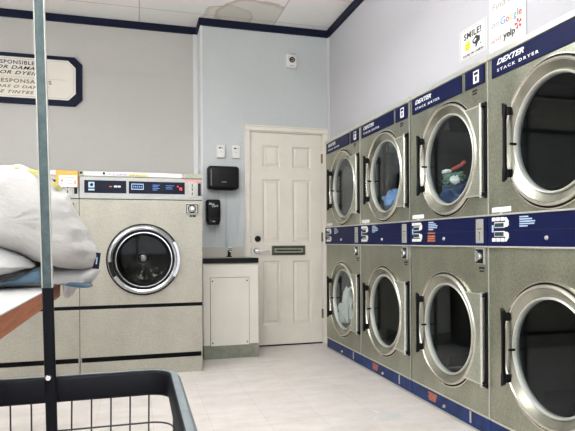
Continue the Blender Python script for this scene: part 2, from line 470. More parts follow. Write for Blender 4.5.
bm = BM(); lathe(bm, [(0, -.016), (.02, -.016), (.027, -.008), (.030, 0)], 1.093, SY, 1.017, 'Y', 32); obj('deadbolt', bm, 'black', door, True)
bm = BM(); lathe(bm, [(0, -.02), (.02, -.02), (.031, -.008), (.033, 0)], 1.082, SY, .906, 'Y', 32)
lathe(bm, [(.011, -.055), (.011, 0)], 1.082, SY, .906, 'Y', 16)
tube(bm, [(1.078, SY - .05, .906), (1.11, SY - .056, .905), (1.15, SY - .054, .902), (1.198, SY - .05, .900)], .0095, 12, sz=.9)
obj('lever_handle', bm, 'chrome', door, True)
bm = BM()
for z in (1.017, .906): box(bm, 1.0245, 1.0285, SY - .003, SY + .01, z - .035, z + .03)
obj('strike_plate', bm, 'black', door)
ms = obj('mail_slot', (lambda b_: (box(b_, 1.227, 1.558, SY - .008, SY, .861, .952, bev=.003), b_)[1])(BM()), 'slot_metal', door)
bx('slot_flap', 'steel_dryer', ms, 1.252, 1.533, SY - .012, SY - .008, .884, .930, bev=.002)
bm = BM()
for z in (.877, .936): box(bm, 1.245, 1.54, SY - .0125, SY - .008, z - .003, z + .003)
box(bm, 1.27, 1.515, SY - .0135, SY - .012, .902, .912)
obj('slot_gap', bm, 'black_matte', ms)

# ------------------------------------------------------------------ stack dryers
HU, HL = (.45, 1.452), (.432, .495)
def dryer_door(root, cu, cz, top):
    d = obj('door', (lambda b_: b_)(BM()), 'steel_light', root) if False else None
    bm = BM()
    # ring: outer flange, rim, funnel to the glass
    lathe(bm, [(.312, .0), (.313, -.010), (.309, -.020), (.304, -.024), (.298, -.023), (.294, -.017), (.293, .028), (.300, .030)],
          cu, 0, cz, 'Y', 96, close=True)
    d = obj('door', bm, 'steel_light', root, True)
    bm = BM(); lathe(bm, [(.2935, -.016), (.272, -.003), (.258, .006), (.258, .028), (.2935, .028)], cu, 0, cz, 'Y', 96, close=True)
    obj('door_funnel', bm, 'funnel', d, True)
    bm = BM(); lathe(bm, [(.258, .006), (.257, -.001), (.253, -.004), (.249, -.002), (.246, .010), (.246, .028), (.258, .028)], cu, 0, cz, 'Y', 96, close=True)
    obj('glass_rim', bm, 'steel_edge', d, True)
    # hinge wing: flat raised plate to the right of the ring
    bm = BM()
    h = .228
    x1 = .800
    pts = []
    a0 = math.asin(h / .309)
    n = 18
    for i in range(n + 1):
        t = -a0 + 2 * a0 * i / n
        pts.append((cu + .309 * math.cos(t), cz + .309 * math.sin(t)))
    pts = [(x1, cz - h)] + [(x1, cz + h)] + pts[::-1]
    prism(bm, pts, -.018, -.001)
    hpn = obj('hinge_plate', bm, 'wing', d)
    bm = BM(); xa = cu + .309 * math.cos(a0)
    for s in (-1, 1): box(bm, xa - .01, x1, -.021, -.017, cz + s * h - .003, cz + s * h + .003)
    box(bm, x1 - .006, x1, -.021, -.017, cz - h, cz + h)
    obj('plate_edge', bm, 'steel_edge', hpn)
    bm = BM()
    lathe(bm, [(.0085, -h - .012), (.0085, h + .008)], .804, -.022, cz, 'Z', 10)
    obj('hinge_rod', bm, 'steel_edge', d, True)
    bm = BM()
    box(bm, .814, .829, -.010, 0, cz - h - .015, cz + h + .012)
    obj('hinge_strip', bm, 'black', d)
    for s in (-1, 1):
        bm = BM(); box(bm, .800, .83, -.026, 0, cz + s * (h - .004) - .010, cz + s * (h - .004) + .010, bev=.002)
        hg = obj('hinge', bm, 'black', d)
        bm = BM(); lathe(bm, [(0, -.030), (.005, -.030), (.006, -.026)], .812, 0, cz + s * (h - .004), 'Y', 8)
        obj('hinge_screw', bm, 'steel_edge', d)
    # glass
    bm = BM(); lathe(bm, [(0, .012), (.2465, .012), (.2465, .018), (0, .018)], cu, 0, cz, 'Y', 72)
    obj('glass', bm, 'glass_dryer', d)
    # black gasket seen round the rim
    bm = BM(); lathe(bm, [(.320, -.0005), (.320, -.004), (.311, -.004), (.311, -.0005)], cu, 0, cz, 'Y', 96, close=True)
    obj('gasket', bm, 'black_matte', d)
    bm = BM(); lathe(bm, [(.326, -.0005), (.326, -.009), (.320, -.009), (.320, -.0005)], cu, 0, cz, 'Y', 96, close=True)
    obj('outer_flange', bm, 'steel_light', d, True)
    # handle: black bar bridging two wider feet
    hx = cu - .308 + .050
    bm = BM()
    hh = .185
    pr = [(-.018, -hh), (.016, -hh + .012), (.020, -hh + .05), (.012, -hh + .085), (.012, hh - .085), (.020, hh - .05), (.016, hh - .012), (-.018, hh), (-.018, hh - .05), (-.010, hh - .075), (-.010, -hh + .075), (-.018, -hh + .05)]
    prism(bm, [(hx + x * .62 - .002, cz + z) for x, z in pr], -.056, -.038)
    box(bm, hx - .004, hx + .012, -.040, -.012, cz - hh + .02, cz - hh + .06); box(bm, hx - .004, hx + .012, -.040, -.012, cz + hh - .06, cz + hh - .02)
    bmesh.ops.bevel(bm, geom=bm.edges[:], offset=.003, segments=1, affect='EDGES')
    obj('handle', bm, 'black', d)
    # plate joining the handle to the ring, with key cylinder
    bm = BM(); lathe(bm, [(0, -.030), (.006, -.030), (.006, -.0)], hx + .018, 0, cz - .01, 'Y', 10); obj('latch_pin', bm, 'black', d)
    return d

def make_dryer():
    root = thing('stack_dryer', '', 'dryer', (0, 0, 0))
    W = .838
    bm = BM()
    holed_plate(bm, .002, W, .108, .962, 0, .02, HL[0], HL[1], .296)
    holed_plate(bm, .002, W, 1.122, 1.788, 0, .02, HU[0], HU[1], .296)
    box(bm, .002, W, 0, .02, 1.788, 1.892); box(bm, .002, W, .002, .02, .962, 1.122); box(bm, .002, W, .012, .03, .0, .108)
    box(bm, .002, .012, .02, .98, 0, 1.915); box(bm, W - .01, W, .02, .98, 0, 1.915)
    box(bm, .012, W - .01, .97, .98, 0, 1.915); box(bm, .012, W - .01, .02, .97, 1.885, 1.915); box(bm, .012, W - .01, .02, .97, .0, .02)
    obj('cabinet', bm, 'steel_dryer', root)
    bx('top_rail', 'steel_edge', root, .002, W, -.010, .0, 1.890, 1.918, bev=.002)
    bm = BM(); box(bm, W - .004, W + .003, -.004, .0, .108, .962); box(bm, W - .004, W + .003, -.004, .0, 1.122, 1.890); obj('side_strip', bm, 'steel_edge', root)
    for cu, cz in (HU, HL):
        bm = BM()
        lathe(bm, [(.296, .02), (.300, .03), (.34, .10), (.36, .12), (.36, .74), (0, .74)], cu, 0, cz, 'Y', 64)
        # the lathe closes its first ring: open it
        f0 = [f for f in bm.faces if len(f.verts) > 10]
        bmesh.ops.delete(bm, geom=[min(f0, key=lambda f: f.calc_center_median().y)], context='FACES_ONLY')
        for k in range(4):
            t = PI / 4 + k * PI / 2
            c_, s_ = math.cos(t), math.sin(t)
            p = [Vector((cu + .36 * math.cos(t - .1), 0, cz + .36 * math.sin(t - .1))), Vector((cu + .29 * c_, 0, cz + .29 * s_)), Vector((cu + .36 * math.cos(t + .1), 0, cz + .36 * math.sin(t + .1)))]
            prism(bm, [(q.x, q.z) for q in p], .14, .73)
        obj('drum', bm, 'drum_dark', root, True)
        dryer_door(root, cu, cz, cz > 1)
    # header
    hd = bx('header_panel', 'blue', root, .034, .602, -.006, 0, 1.793, 1.886, bev=.001)
    text('brand_lettering', 'DEXTER', 'white_ink', hd, .078, 1.848, -.0065, .05, .20, .026, .35, 1, .0012)
    text('model_lettering', 'STACK DRYER', 'white_ink', hd, .080, 1.814, -.0065, .03, .295, .014, 0, 1.5, .0006)
    hp = bx('header_badge', 'blue', root, .640, .812, -.006, 0, 1.793, 1.886, bev=.001)
    bx('badge_icon', 'white_ink', hp, .718, .768, -.007, -.006, 1.808, 1.872)
    bm = BM(); box(bm, .726, .760, -.0078, -.007, 1.850, 1.864); box(bm, .735, .751, -.0078, -.007, 1.818, 1.842); obj('icon_print', bm, 'blue', hp)
    bm = BM(); box(bm, .700, .745, -.0015, 0, 1.768, 1.778); box(bm, .702, .742, -.0015, 0, 1.753, 1.762); obj('panel_print', bm, 'black_ink', root)
    # control band
    cb = bx('control_band', 'blue', root, .002, W, -.010, .002, .968, 1.116)
    bm = BM(); box(bm, .002, W, -.016, 0, 1.116, 1.124, bev=.002); box(bm, .002, W, -.016, 0, .960, .968, bev=.002); obj('band_edging', bm, 'steel_edge', cb)
    bm = BM(); box(bm, .19, .83, -.0108, -.01, 1.042, 1.0435); obj('band_line', bm, 'black_ink', cb)
    bm = BM()
    for zc in (1.098, .998):
        for k in range(3): box(bm, .040 + .034 * k, .068 + .034 * k, -.014, -.010, zc - .009, zc + .009, bev=.002)
    for s in (1, -1):
        prism(bm, [(.138, 1.048 + s * .012), (.156, 1.048 + s * .012), (.168, 1.048 + s * .020), (.168, 1.048 + s * .040), (.150, 1.048 + s * .058), (.140, 1.048 + s * .058), (.140, 1.048 + s * .044), (.146, 1.048 + s * .038), (.138, 1.048 + s * .034)], -.013, -.010)
    box(bm, .058, .138, -.0125, -.010, 1.056, 1.083, bev=.002); box(bm, .058, .138, -.0125, -.010, 1.013, 1.040, bev=.002)
    obj('button', bm, 'white_plastic', cb)
    bm = BM(); box(bm, .064, .132, -.0145, -.0125, 1.060, 1.079); box(bm, .064, .132, -.0145, -.0125, 1.017, 1.036); obj('display', bm, 'lcd', cb)
    bm = BM(); box(bm, .036, .050, -.0108, -.01, 1.035, 1.070); obj('button_print', bm, 'pale_ink', cb)
    bm = BM()
    for k in range(5):
        z = 1.103 - k * .0105; box(bm, .246, .246 + (.060, .085, .105, .100, .055)[k], -.0108, -.01, z - .003, z + .003)
    obj('instruction_print', bm, 'pale_ink', cb)
    lk = BM(); lathe(lk, [(0, -.018), (.006, -.018), (.009, -.015), (.010, -.010)], .424, 0, 1.006, 'Y', 16); obj('panel_lock', lk, 'steel_edge', cb, True)
    pl = bx('coin_plate', 'plate', cb, .744, .808, -.014, -.010, .982, 1.104, bev=.003)
    bm = BM(); box(bm, .775, .778, -.0146, -.014, .995, 1.04); box(bm, .755, .797, -.0146, -.014, 1.052, 1.056); lathe(bm, [(0, -.0146), (.005, -.0146), (.005, -.014)], .777, 0, 1.036, 'Y', 10); obj('coin_slot', bm, 'black', pl)
    bx('number_sticker', 'paper', root, .025, .172, -.0012, 0, 1.133, 1.157)
    bm = BM(); lathe(bm, [(0, -.006), (.009, -.006), (.009, 0)], .10, 0, 1.127, 'Y', 12); obj('sticker_screw', bm, 'steel_edge', root)
    # coin lock on the lower door panel
    cl = bx('coin_vault', 'plate', root, .735, .812, -.012, 0, .874, .956, bev=.002)
    bm = BM(); box(bm, .742, .805, -.0135, -.012, .880, .950); obj('vault_recess', bm, 'black', cl)
    bm = BM(); lathe(bm, [(0, -.03), (.015, -.03), (.019, -.022), (.019, -.012)], .780, 0, .915, 'Y', 20); box(bm, .742, .764, -.02, -.012, .888, .942, bev=.002); obj('vault_lock', bm, 'chrome', cl, True)
    bm = BM(); box(bm, .752, .800, -.0012, 0, .850, .860); box(bm, .756, .796, -.0012, 0, .835, .843); obj('vault_print', bm, 'black_ink', root)
    # base
    bp = bx('base_panel', 'blue_base', root, .002, W, .004, .012, .014, .098)
    bm = BM(); box(bm, .002, W, -.004, .006, .098, .106, bev=.002); obj('base_edging', bm, 'steel_edge', bp)
    bm = BM(); box(bm, .002, W, 0, .012, .004, .013); obj('base_foot_edge', bm, 'steel_edge', bp)
    lk = BM(); lathe(lk, [(0, -.006), (.008, -.006), (.010, .004)], .396, 0, .042, 'Y', 16); obj('base_lock', lk, 'steel_edge', bp, True)
    bx('base_notch', 'steel_edge', bp, .655, .668, .001, .004, .03, .09)
    return root
def orange_print(root, band, base):
    if band:
        bm = BM()
        for k in range(4):
            z = 1.040 - k * .0135 - (.006 if k else 0); box(bm, .236, .325, -.0108, -.01, z - .0045, z + .0045)
        obj('notice_print', bm, 'orange_ink', root)
    if base:
        bm = BM()
        for k in range(4):
            z = .077 - k * .0125; box(bm, .205 + .01 * (k % 2), .312 - .006 * k, .003, .004, z - .0045, z + .0045)
        obj('warning_print', bm, 'orange_ink', root)

dr = make_dryer()
GRP = 'stacked tumble dryers along the right wall'
info = [(4.985, 'stainless stacked dryer with blue bands beside the door, farthest along the row', 0, 0),
        (4.142, 'stainless stacked dryer, second from the door, light blue towel in its upper drum', 0, 1),
        (3.294, 'stainless stacked dryer, third from the door, dark mixed laundry in its upper drum', 1, 1),
        (2.452, 'stainless stacked dryer nearest the camera, cut off by the right edge', 0, 0)]
dryers = []
for i, (y, lab, ob, obs) in enumerate(info):
    o = dr if i == 0 else copy_tree(dr)
    dryers.append(o)
for (y, lab, ob, obs), o in zip(info, dryers):
    o.location = (DX, y, 0); o.rotation_euler = (0, 0, -PI / 2); o['label'] = lab; o['group'] = GRP
    orange_print(o, ob, obs)

# ------------------------------------------------------------------ laundry in the drums
def lump(name, mat, c, r, seed, amp=.25, label=None, cat='laundry', parent=None, sub=4, freq=2.2):
    bm = BM(); bmesh.ops.create_icosphere(bm, subdivisions=sub, radius=1)
    for v_ in bm.verts:
        n = v_.co.normalized()
        f = 1 + amp * noise.noise(n * freq + Vector((seed, 0, 0))) * 1.4 + amp * .6 * abs(noise.noise(n * freq * 2.6 + Vector((0, seed, 0)))) + amp * .25 * noise.noise(n * 14 + Vector((0, 0, seed)))
        v_.co = Vector((c[0] + n.x * r[0] * f, c[1] + n.y * r[1] * f, c[2] + max(n.z, -.75) * r[2] * f))
    o = obj(name, bm, mat, parent, True)
    if label: tag(o, label, cat)
    return o
lump('bath_towel', 'towel_blue', (1.86, 3.88, 1.285), (.07, .12, .085), 3, .35, 'light blue towel lying in the upper drum of the second dryer from the door', 'towel')
lump('clothing_pile', 'cloth_navy', (1.86, 2.97, 1.25), (.09, .16, .09), 8, .35, 'dark blue clothes at the bottom of the upper drum, third dryer from the door', 'clothes')
lump('shirt', 'cloth_green', (1.83, 3.00, 1.365), (.05, .085, .035), 14, .45, 'crumpled green shirt on the dark clothes in the third upper drum', 'clothes')
lump('sock', 'towel_white', (1.80, 3.04, 1.412), (.02, .04, .012), 21, .4, 'white sock on top of the mixed laundry in the third upper drum', 'sock')
lump('sock', 'towel_white', (1.77, 2.90, 1.345), (.02, .028, .022), 24, .5, 'small white sock low at the front of the mixed laundry', 'sock')
bm = BM(); tube(bm, [(1.81, 2.99, 1.420), (1.81, 2.94, 1.428), (1.81, 2.89, 1.434), (1.80, 2.85, 1.446)], .012, 10, sz=.8)
tag(obj('belt', bm, 'cloth_red', None, True), 'red strip of cloth rising from the laundry in the third upper drum', 'clothes')
lump('bed_sheet', 'towel_white', (1.765, 4.62, .44), (.042, .055, .155), 31, .3, 'tall bunch of white sheet in the lower drum of the dryer beside the door', 'laundry')
lump('bath_towel', 'towel_white', (1.77, 4.735, .35), (.045, .075, .10), 37, .3, 'white towel lying left of the sheet in the same lower drum', 'towel')

# ------------------------------------------------------------------ washers
def make_washer():
    root = thing('washing_machine', '', 'washing machine')
    W = .882; cx, cz = .448, .865
    bm = BM()
    holed_plate(bm, 0, W, .531, 1.312, 0, .015, cx, cz, .235)
    box(bm, 0, W, 0, .015, .153, .504)
    box(bm, 0, .01, .015, .78, .02, 1.478); box(bm, W - .01, W, .015, .78, .02, 1.478); box(bm, 0, W, .77, .78, .02, 1.478)
    obj('cabinet', bm, 'steel_washer', root)
    bx('inner_frame', 'black_matte', root, .01, W - .01, .012, .03, .110, .155)
    bx('panel_gap', 'black_matte', root, .001, W - .001, .004, .03, .502, .533)
    bx('side_seam', 'black_matte', root, -.004, 0, .002, .05, .155, 1.478)
    bx('plinth', 'steel_washer', root, .004, W - .004, .002, .6, 0, .116)
    cs = bx('control_panel', 'steel_washer_dim', root, 0, W, -.006, .05, 1.314, 1.478, bev=.003)
    bx('seam_line', 'black_matte', root, 0, W, -.001, .02, 1.310, 1.315)
    tr = bx('lid_rail', 'steel_edge', root, 0, W, -.012, .78, 1.480, 1.512, bev=.002)
    for x0, x1 in ((.0, .03), (.73, W)):
        bx('rail_cap', 'steel_dryer', tr, x0, x1, -.016, 0, 1.478, 1.514, bev=.002)
    for x in (.014, .17):
        bm = BM(); lathe(bm, [(0, -.018), (.009, -.018), (.009, 0)], x, 0, 1.500, 'Y', 12); obj('rail_screw', bm, 'black', tr)
    d1 = bx('display_panel', 'navy', cs, .034, .326, -.008, -.006, 1.356, 1.449)
    d2 = bx('display_panel', 'navy', cs, .344, .752, -.008, -.006, 1.356, 1.447)
    bx('logo_mark', 'pale_ink', d1, .062, .104, -.0088, -.008, 1.395, 1.436)
    bm = BM(); prism(bm, [(.071, 1.413), (.084, 1.430), (.097, 1.420), (.088, 1.402), (.078, 1.407)], -.0094, -.0088); obj('logo_print', bm, 'navy', d1)
    bx('logo_lettering', 'pale_ink', d1, .062, .104, -.0088, -.008, 1.374, 1.386)
    bm = BM(); box(bm, .240, .262, -.0088, -.008, 1.400, 1.412); box(bm, .266, .286, -.0088, -.008, 1.400, 1.412); obj('digit_display', bm, 'white_ink', d1)
    bx('digit_dim', 'orange_ink', d1, .206, .226, -.0088, -.008, 1.401, 1.409)
    bm = BM()
    for a in ((.362, .450, 1.424, 1.430), (.362, .450, 1.386, 1.392), (.362, .367, 1.386, 1.430), (.445, .450, 1.386, 1.430)): box(bm, a[0], a[1], -.0088, -.008, a[2], a[3])
    obj('cycle_frame', bm, 'pale_ink', d2)
    bm = BM()
    for k in range(5): box(bm, .374 + k * .014, .383 + k * .014, -.0086, -.008, 1.402, 1.414)
    for k, w_ in enumerate((.05, .04, .05, .035)): box(bm, .515, .515 + w_, -.0084, -.008, 1.420 - k * .012, 1.424 - k * .012)
    for k, w_ in enumerate((.06, .045, .05)): box(bm, .612, .612 + w_, -.0084, -.008, 1.418 - k * .012, 1.421 - k * .012)
    obj('cycle_print', bm, 'g_blue', d2)
    bm = BM(); box(bm, .712, .732, -.010, -.008, 1.386, 1.408, bev=.002); lathe(bm, [(0, -.010), (.006, -.010), (.006, -.008)], .700, 0, 1.415, 'Y', 12); obj('indicator_light', bm, 'red_led', d2)
    text('brand_lettering', 'DEXTER', 'grey_ink', cs, .425, 1.322, -.0068, .03, .088, .016, .3, 1.1, .0008)
    bm = BM(); box(bm, .74, .875, -.0072, -.006, 1.452, 1.468); obj('red_sticker', bm, 'pink_ink', cs)
    sp = bx('coin_plate', 'plate', cs, .779, .839, -.011, -.006, 1.330, 1.450, bev=.003)
    bm = BM()
    for z in (1.425, 1.395, 1.362): box(bm, .805, .811, -.0122, -.011, z - .01, z + .01)
    obj('coin_slot', bm, 'black', sp)
    bx('card_slot', 'black', cs, .851, .873, -.009, -.006, 1.347, 1.443, bev=.002)
    cv = bx('coin_vault', 'plate', root, .754, .856, -.012, 0, 1.206, 1.288, bev=.003)
    bm = BM()
    for a in ((.760, .850, 1.276, 1.281), (.760, .850, 1.213, 1.218), (.760, .765, 1.213, 1.281), (.845, .850, 1.213, 1.281)): box(bm, a[0], a[1], -.0135, -.012, a[2], a[3])
    lathe(bm, [(.031, -.013), (.031, -.0145), (.024, -.0145), (.024, -.013)], .805, 0, 1.247, 'Y', 24, close=True)
    obj('vault_outline', bm, 'black', cv)
    bm = BM(); lathe(bm, [(0, -.03), (.012, -.03), (.016, -.022), (.016, -.012)], .805, 0, 1.247, 'Y', 20); obj('vault_lock', bm, 'chrome', cv, True)
    bm = BM(); box(bm, .788, .805, -.0012, 0, 1.184, 1.200); box(bm, .809, .834, -.0012, 0, 1.184, 1.200); obj('vault_print', bm, 'black_ink', root)
    bm = BM(); lathe(bm, [(0, -.004), (.006, -.004), (.006, 0)], .868, 0, 1.20, 'Y', 10); lathe(bm, [(0, -.004), (.006, -.004), (.006, 0)], .868, 0, 1.27, 'Y', 10); obj('panel_screw', bm, 'grey_ink', root)
    # drum
    bm = BM()
    lathe(bm, [(.235, .015), (.225, .03), (.25, .08), (.26, .10), (.26, .42), (.16, .40), (.05, .36), (.045, .335), (0, .33)], cx, 0, cz, 'Y', 64)
    f0 = [f for f in bm.faces if len(f.verts) > 10]
    bmesh.ops.delete(bm, geom=[min(f0, key=lambda f: f.calc_center_median().y)], context='FACES_ONLY')
    dm = obj('drum', bm, 'drum', root, True)
    bm = BM(); lathe(bm, [(0, .30), (.03, .30), (.045, .31), (.045, .34)], cx, 0, cz, 'Y', 32); obj('drum_hub', bm, 'chrome_soft', dm, True)
    # door
    bm = BM()
    lathe(bm, [(.267, 0), (.267, -.012), (.258, -.020), (.257, 0)], cx, 0, cz, 'Y', 96, close=True)
    obj('door_gasket', bm, 'black', root, True)
    bm = BM()
    lathe(bm, [(.257, -.001), (.257, -.024), (.250, -.036), (.236, -.042), (.224, -.036), (.219, -.024), (.219, -.001)], cx, 0, cz, 'Y', 96, close=True)
    d = obj('door', bm, 'chrome_ring', root, True)
    bm = BM(); lathe(bm, [(.219, -.001), (.219, -.020), (.209, -.020), (.209, -.001)], cx, 0, cz, 'Y', 96, close=True)
    lathe(bm, [(.194, -.001), (.194, -.030), (.178, -.012), (.176, -.001)], cx, 0, cz, 'Y', 96, close=True)
    obj('door_seal', bm, 'black', d, True)
    bm = BM(); lathe(bm, [(.209, -.001), (.209, -.026), (.204, -.034), (.198, -.034), (.194, -.026), (.194, -.001)], cx + .003, 0, cz, 'Y', 96, close=True)
    obj('inner_ring', bm, 'chrome', d, True)
    bm = BM(); lathe(bm, [(0, .050), (.08, .046), (.15, .028), (.176, .0), (.176, -.006), (0, -.006)][::-1], cx, 0, cz, 'Y', 72); 
    obj('glass', bm, 'glass_washer', d, True)
    bm = BM()
    n = 10; a0, a1 = PI * 1.02, PI * 1.17
    pin = [(cx + .222 * math.cos(a0 + (a1 - a0) * i / n), cz + .222 * math.sin(a0 + (a1 - a0) * i / n)) for i in range(n + 1)]
    pout = [(cx + .250 * math.cos(a0 + (a1 - a0) * i / n), cz + .250 * math.sin(a0 + (a1 - a0) * i / n)) for i in range(n + 1)]
    prism(bm, pin + pout[::-1], -.058, -.036)
    obj('handle', bm, 'black', d)
    bm = BM()
    a0, a1 = -PI * .17, PI * .17
    pin = [(cx + .244 * math.cos(a0 + (a1 - a0) * i / n), cz + .244 * math.sin(a0 + (a1 - a0) * i / n)) for i in range(n + 1)]
    pout = [(cx + .263 * math.cos(a0 + (a1 - a0) * i / n), cz + .263 * math.sin(a0 + (a1 - a0) * i / n)) for i in range(n + 1)]
    prism(bm, pin + pout[::-1], -.048, -.010)
    obj('hinge', bm, 'chrome_soft', d)
    return root
wa = make_washer()
wb = copy_tree(wa)
wa.location = (-.400, 4.40, 0); wb.location = (-1.286, 4.40, 0)
for o, l in ((wa, 'large stainless front-load washer beside the sink, its round door fully visible'), (wb, 'stainless front-load washer at the left, mostly hidden behind the white comforter')):
    o['label'] = l; o['group'] = 'front-load washers along the back wall'
# strip stickers on top of the visible washer
bm = BM(); box(bm, .190, .338, -.0132, -.012, 1.486, 1.504); st = obj('strip_sticker', bm, 'pale_ink', wa)
bm = BM()
for k in range(5): box(bm, .205 + k * .026, .217 + k * .026, -.0138, -.0132, 1.490, 1.500)
obj('sticker_print', bm, 'pink_ink', st)
bm = BM(); box(bm, .342, .482, -.0132, -.012, 1.482, 1.500); st = obj('strip_sticker', bm, 'yellow', wa)
bm = BM()
for k in range(6): box(bm, .352 + k * .021, .364 + k * .021, -.0138, -.0132, 1.485, 1.497)
obj('sticker_print', bm, 'grey_ink', st)

# orange notice on the left washer
t = thing('notice_card', 'orange notice with white paper stuck on the top of the left washer', 'notice', (-.556, 4.382, 1.400))
bm = BM(); box(bm, 0, .150, -.008, -.002, 0, .113, bev=.006); obj('backing', bm, 'orange', t)
pp = bx('paper_sheet', 'paper', t, .022, .142, -.0095, -.008, -.006, .078)
bm = BM(); box(bm, .03, .13, -.0101, -.0095, .060, .066); obj('heading_print', bm, 'grey_ink', pp)
bm = BM()
for x, z, w_, h_ in ((.032, .03, .02, .018), (.066, .040, .05, .005), (.060, .028, .055, .005), (.070, .016, .045, .005), (.124, .012, .012, .03), (.032, .014, .018, .006)): box(bm, x, x + w_, -.0101, -.0095, z, z + h_)
obj('body_print', bm, 'pink_ink', pp)

# ------------------------------------------------------------------ sink unit
t = thing('sink_cabinet', 'off-white base cabinet with a screwed access panel under the small sink', 'cabinet', (.533, 4.81, 0))
W = .474; D = .41
bx('body', 'cab', t, 0, W, 0, D, .115, .808, bev=.002)
bx('toe_kick', 'kick', t, .001, W + .002, -.006, D, 0, .113, bev=.002)
bm = BM(); box(bm, .058, .394, -.001, 0, .108, .690); obj('panel_gap', bm, 'black_matte', t)
ap = bx('access_panel', 'cab', t, .061, .391, -.008, -.0008, .111, .687, bev=.002)
for x in (.078, .374):
    for z in (.135, .660):
        bm = BM(); lathe(bm, [(0, -.012), (.006, -.012), (.007, -.008)], x, 0, z, 'Y', 12); obj('screw', bm, 'slot_metal', ap)
t = thing('countertop', 'small countertop with a thick black edge above the off-white cabinet', 'countertop', (.528, 4.79, .809))
bx('slab', 'counter', t, .003, .470, .012, .432, .001, .044)
bx('black_edge', 'black', t, 0, .478, 0, .012, .002, .045, bev=.003)
tag(bx('splash_board', 'splash', None, .575, .950, YB - .018, YB - .002, .855, .946, bev=.002), 'beige splash board standing on the countertop against the blue wall', 'splashback')
t = thing('faucet', 'small chrome and black tap at the back of the countertop', 'tap', (.801, 5.10, .854))
bm = BM(); lathe(bm, [(.026, 0), (.026, .008), (.016, .014), (.014, .05), (.018, .055), (.012, .062)], 0, 0, 0, 'Z', 20); obj('tap_body', bm, 'black', t, True)
bm = BM(); tube(bm, [(0, 0, .045), (0, -.03, .07), (0, -.07, .075), (0, -.10, .060), (0, -.105, .04)], .009, 10); obj('spout', bm, 'chrome', t, True)
bm = BM(); tube(bm, [(0, .0, .06), (0, 0, .085)], .006, 8); tube(bm, [(-.03, 0, .088), (.03, 0, .088)], .006, 8); obj('tap_handle', bm, 'chrome_soft', t, True)
lump_o = None

# ------------------------------------------------------------------ wall fittings
t = thing('towel_dispenser', 'black rounded paper towel dispenser on the blue-grey wall', 'dispenser', (.612, YB, 1.466))
bm = BM(); box(bm, 0, .284, -.14, 0, .0, .212, bev=.03, seg=5); obj('housing', bm, 'black', t, True)
bm = BM(); box(bm, .024, .034, -.143, -.10, .03, .18, bev=.003); obj('side_window', bm, 'grey_rail', t)
bm = BM(); box(bm, .12, .165, -.1415, -.139, .062, .068); obj('logo_print', bm, 'grey_ink', t)
bm = BM(); box(bm, .05, .235, -.13, -.03, -.002, .004); obj('towel_slot', bm, 'black_matte', t)
t = thing('soap_dispenser', 'narrow black soap dispenser below the paper towel dispenser', 'dispenser', (.602, YB, 1.147))
bm = BM(); box(bm, 0, .128, -.10, 0, .02, .229, bev=.02, seg=4); obj('housing', bm, 'black', t, True)
bm = BM(); box(bm, .012, .116, -.115, -.02, 0, .062, bev=.012, seg=3); obj('push_bar', bm, 'black', t, True)
text('soap_lettering', 'Skin', 'white_ink', t, .018, .182, -.101, .05, .055, .018, .3, 1, .001, ry=-.1)
text('care_lettering', 'Care', 'white_ink', t, .05, .158, -.101, .05, .055, .02, .3, 1, .001, ry=.12)
bm = BM(); box(bm, .05, .075, -.1165, -.1145, .026, .034); obj('push_print', bm, 'white_ink', t)
for x, l in ((.708, 'white thermostat above the black towel dispenser, left one of the pair'), (.848, 'white thermostat nearer the door, right one of the pair')):
    t = thing('thermostat', l, 'thermostat', (x, YB, 1.765), group='thermostats above the towel dispenser')
    bx('housing', 'white_plastic', t, 0, .074, -.028, 0, 0, .118, bev=.005)
    bx('display', 'lcd', t, .016, .040, -.0295, -.028, .084, .096); bx('button', 'grey_ink', t, .048, .054, -.0295, -.028, .082, .098)
    bx('label_print', 'grey_ink', t, .03, .046, -.029, -.028, .052, .057)
t = thing('alarm_strobe', 'white alarm box with a dark round centre, high above the door', 'alarm', (1.371, YB, 2.645))
bx('housing', 'white_plastic', t, 0, .097, -.04, 0, 0, .126, bev=.006)
bm = BM(); lathe(bm, [(.026, 0), (.026, -.008), (.017, -.008), (.017, 0)], .052, -.04, .072, 'Y', 24, close=True); box(bm, .04, .062, -.046, -.04, .066, .078); obj('strobe_ring', bm, 'black', t)
bm = BM(); box(bm, .03, .068, -.0412, -.04, .014, .02); obj('strobe_print', bm, 'grey_ink', t)

# not-responsible sign
t = thing('wall_sign', 'octagonal-cornered notice board with navy frame, English and Spanish text on the grey wall', 'sign', (-.466, YL, 2.217))
X0, Hh = -1.50, .440
def octo(x0, x1, z0, z1, c_): return [(x0 + c_, z0), (x1 - c_, z0), (x1, z0 + c_), (x1, z1 - c_), (x1 - c_, z1), (x0 + c_, z1), (x0, z1 - c_), (x0, z0 + c_)]
bm = BM(); prism(bm, octo(X0, 0, 0, Hh, .062), -.022, 0); obj('frame', bm, 'trim_blue', t)
bm = BM(); prism(bm, octo(X0 + .05, -.056, .050, Hh - .036, .062), -.025, -.022); fc = obj('face', bm, 'cream_paper', t)
bm = BM()
o1 = octo(X0 + .066, -.072, .064, Hh - .050, .056); n = len(o1)
for i in range(n):
    a, b_ = Vector((o1[i][0], -.0255, o1[i][1])), Vector((o1[(i + 1) % n][0], -.0255, o1[(i + 1) % n][1])); tube(bm, [a, b_], .0012, 4)
tube(bm, [(X0 + .09, -.0255, .228), (-.135, -.0255, .228)], .001, 4)
obj('border_line', bm, 'grey_ink', fc)
def rline(body, mat, xr, z, h_, wpc, sh=0):
    w_ = len(body) * wpc
    text('sign_lettering', body, mat, fc, xr - w_, z, -.0255, .05, w_, h_, sh, 1.15, .0010)
rline('WE ARE NOT RESPONSIBLE', 'blue_ink', -.394, .342, .034, .0320)
rline('FOR LOST ITEMS OR DAMAGE', 'black_ink', -.295, .298, .031, .0395, .35)
rline('BY BLEEDING OR DYEING', 'black_ink', -.295, .253, .031, .0395, .35)
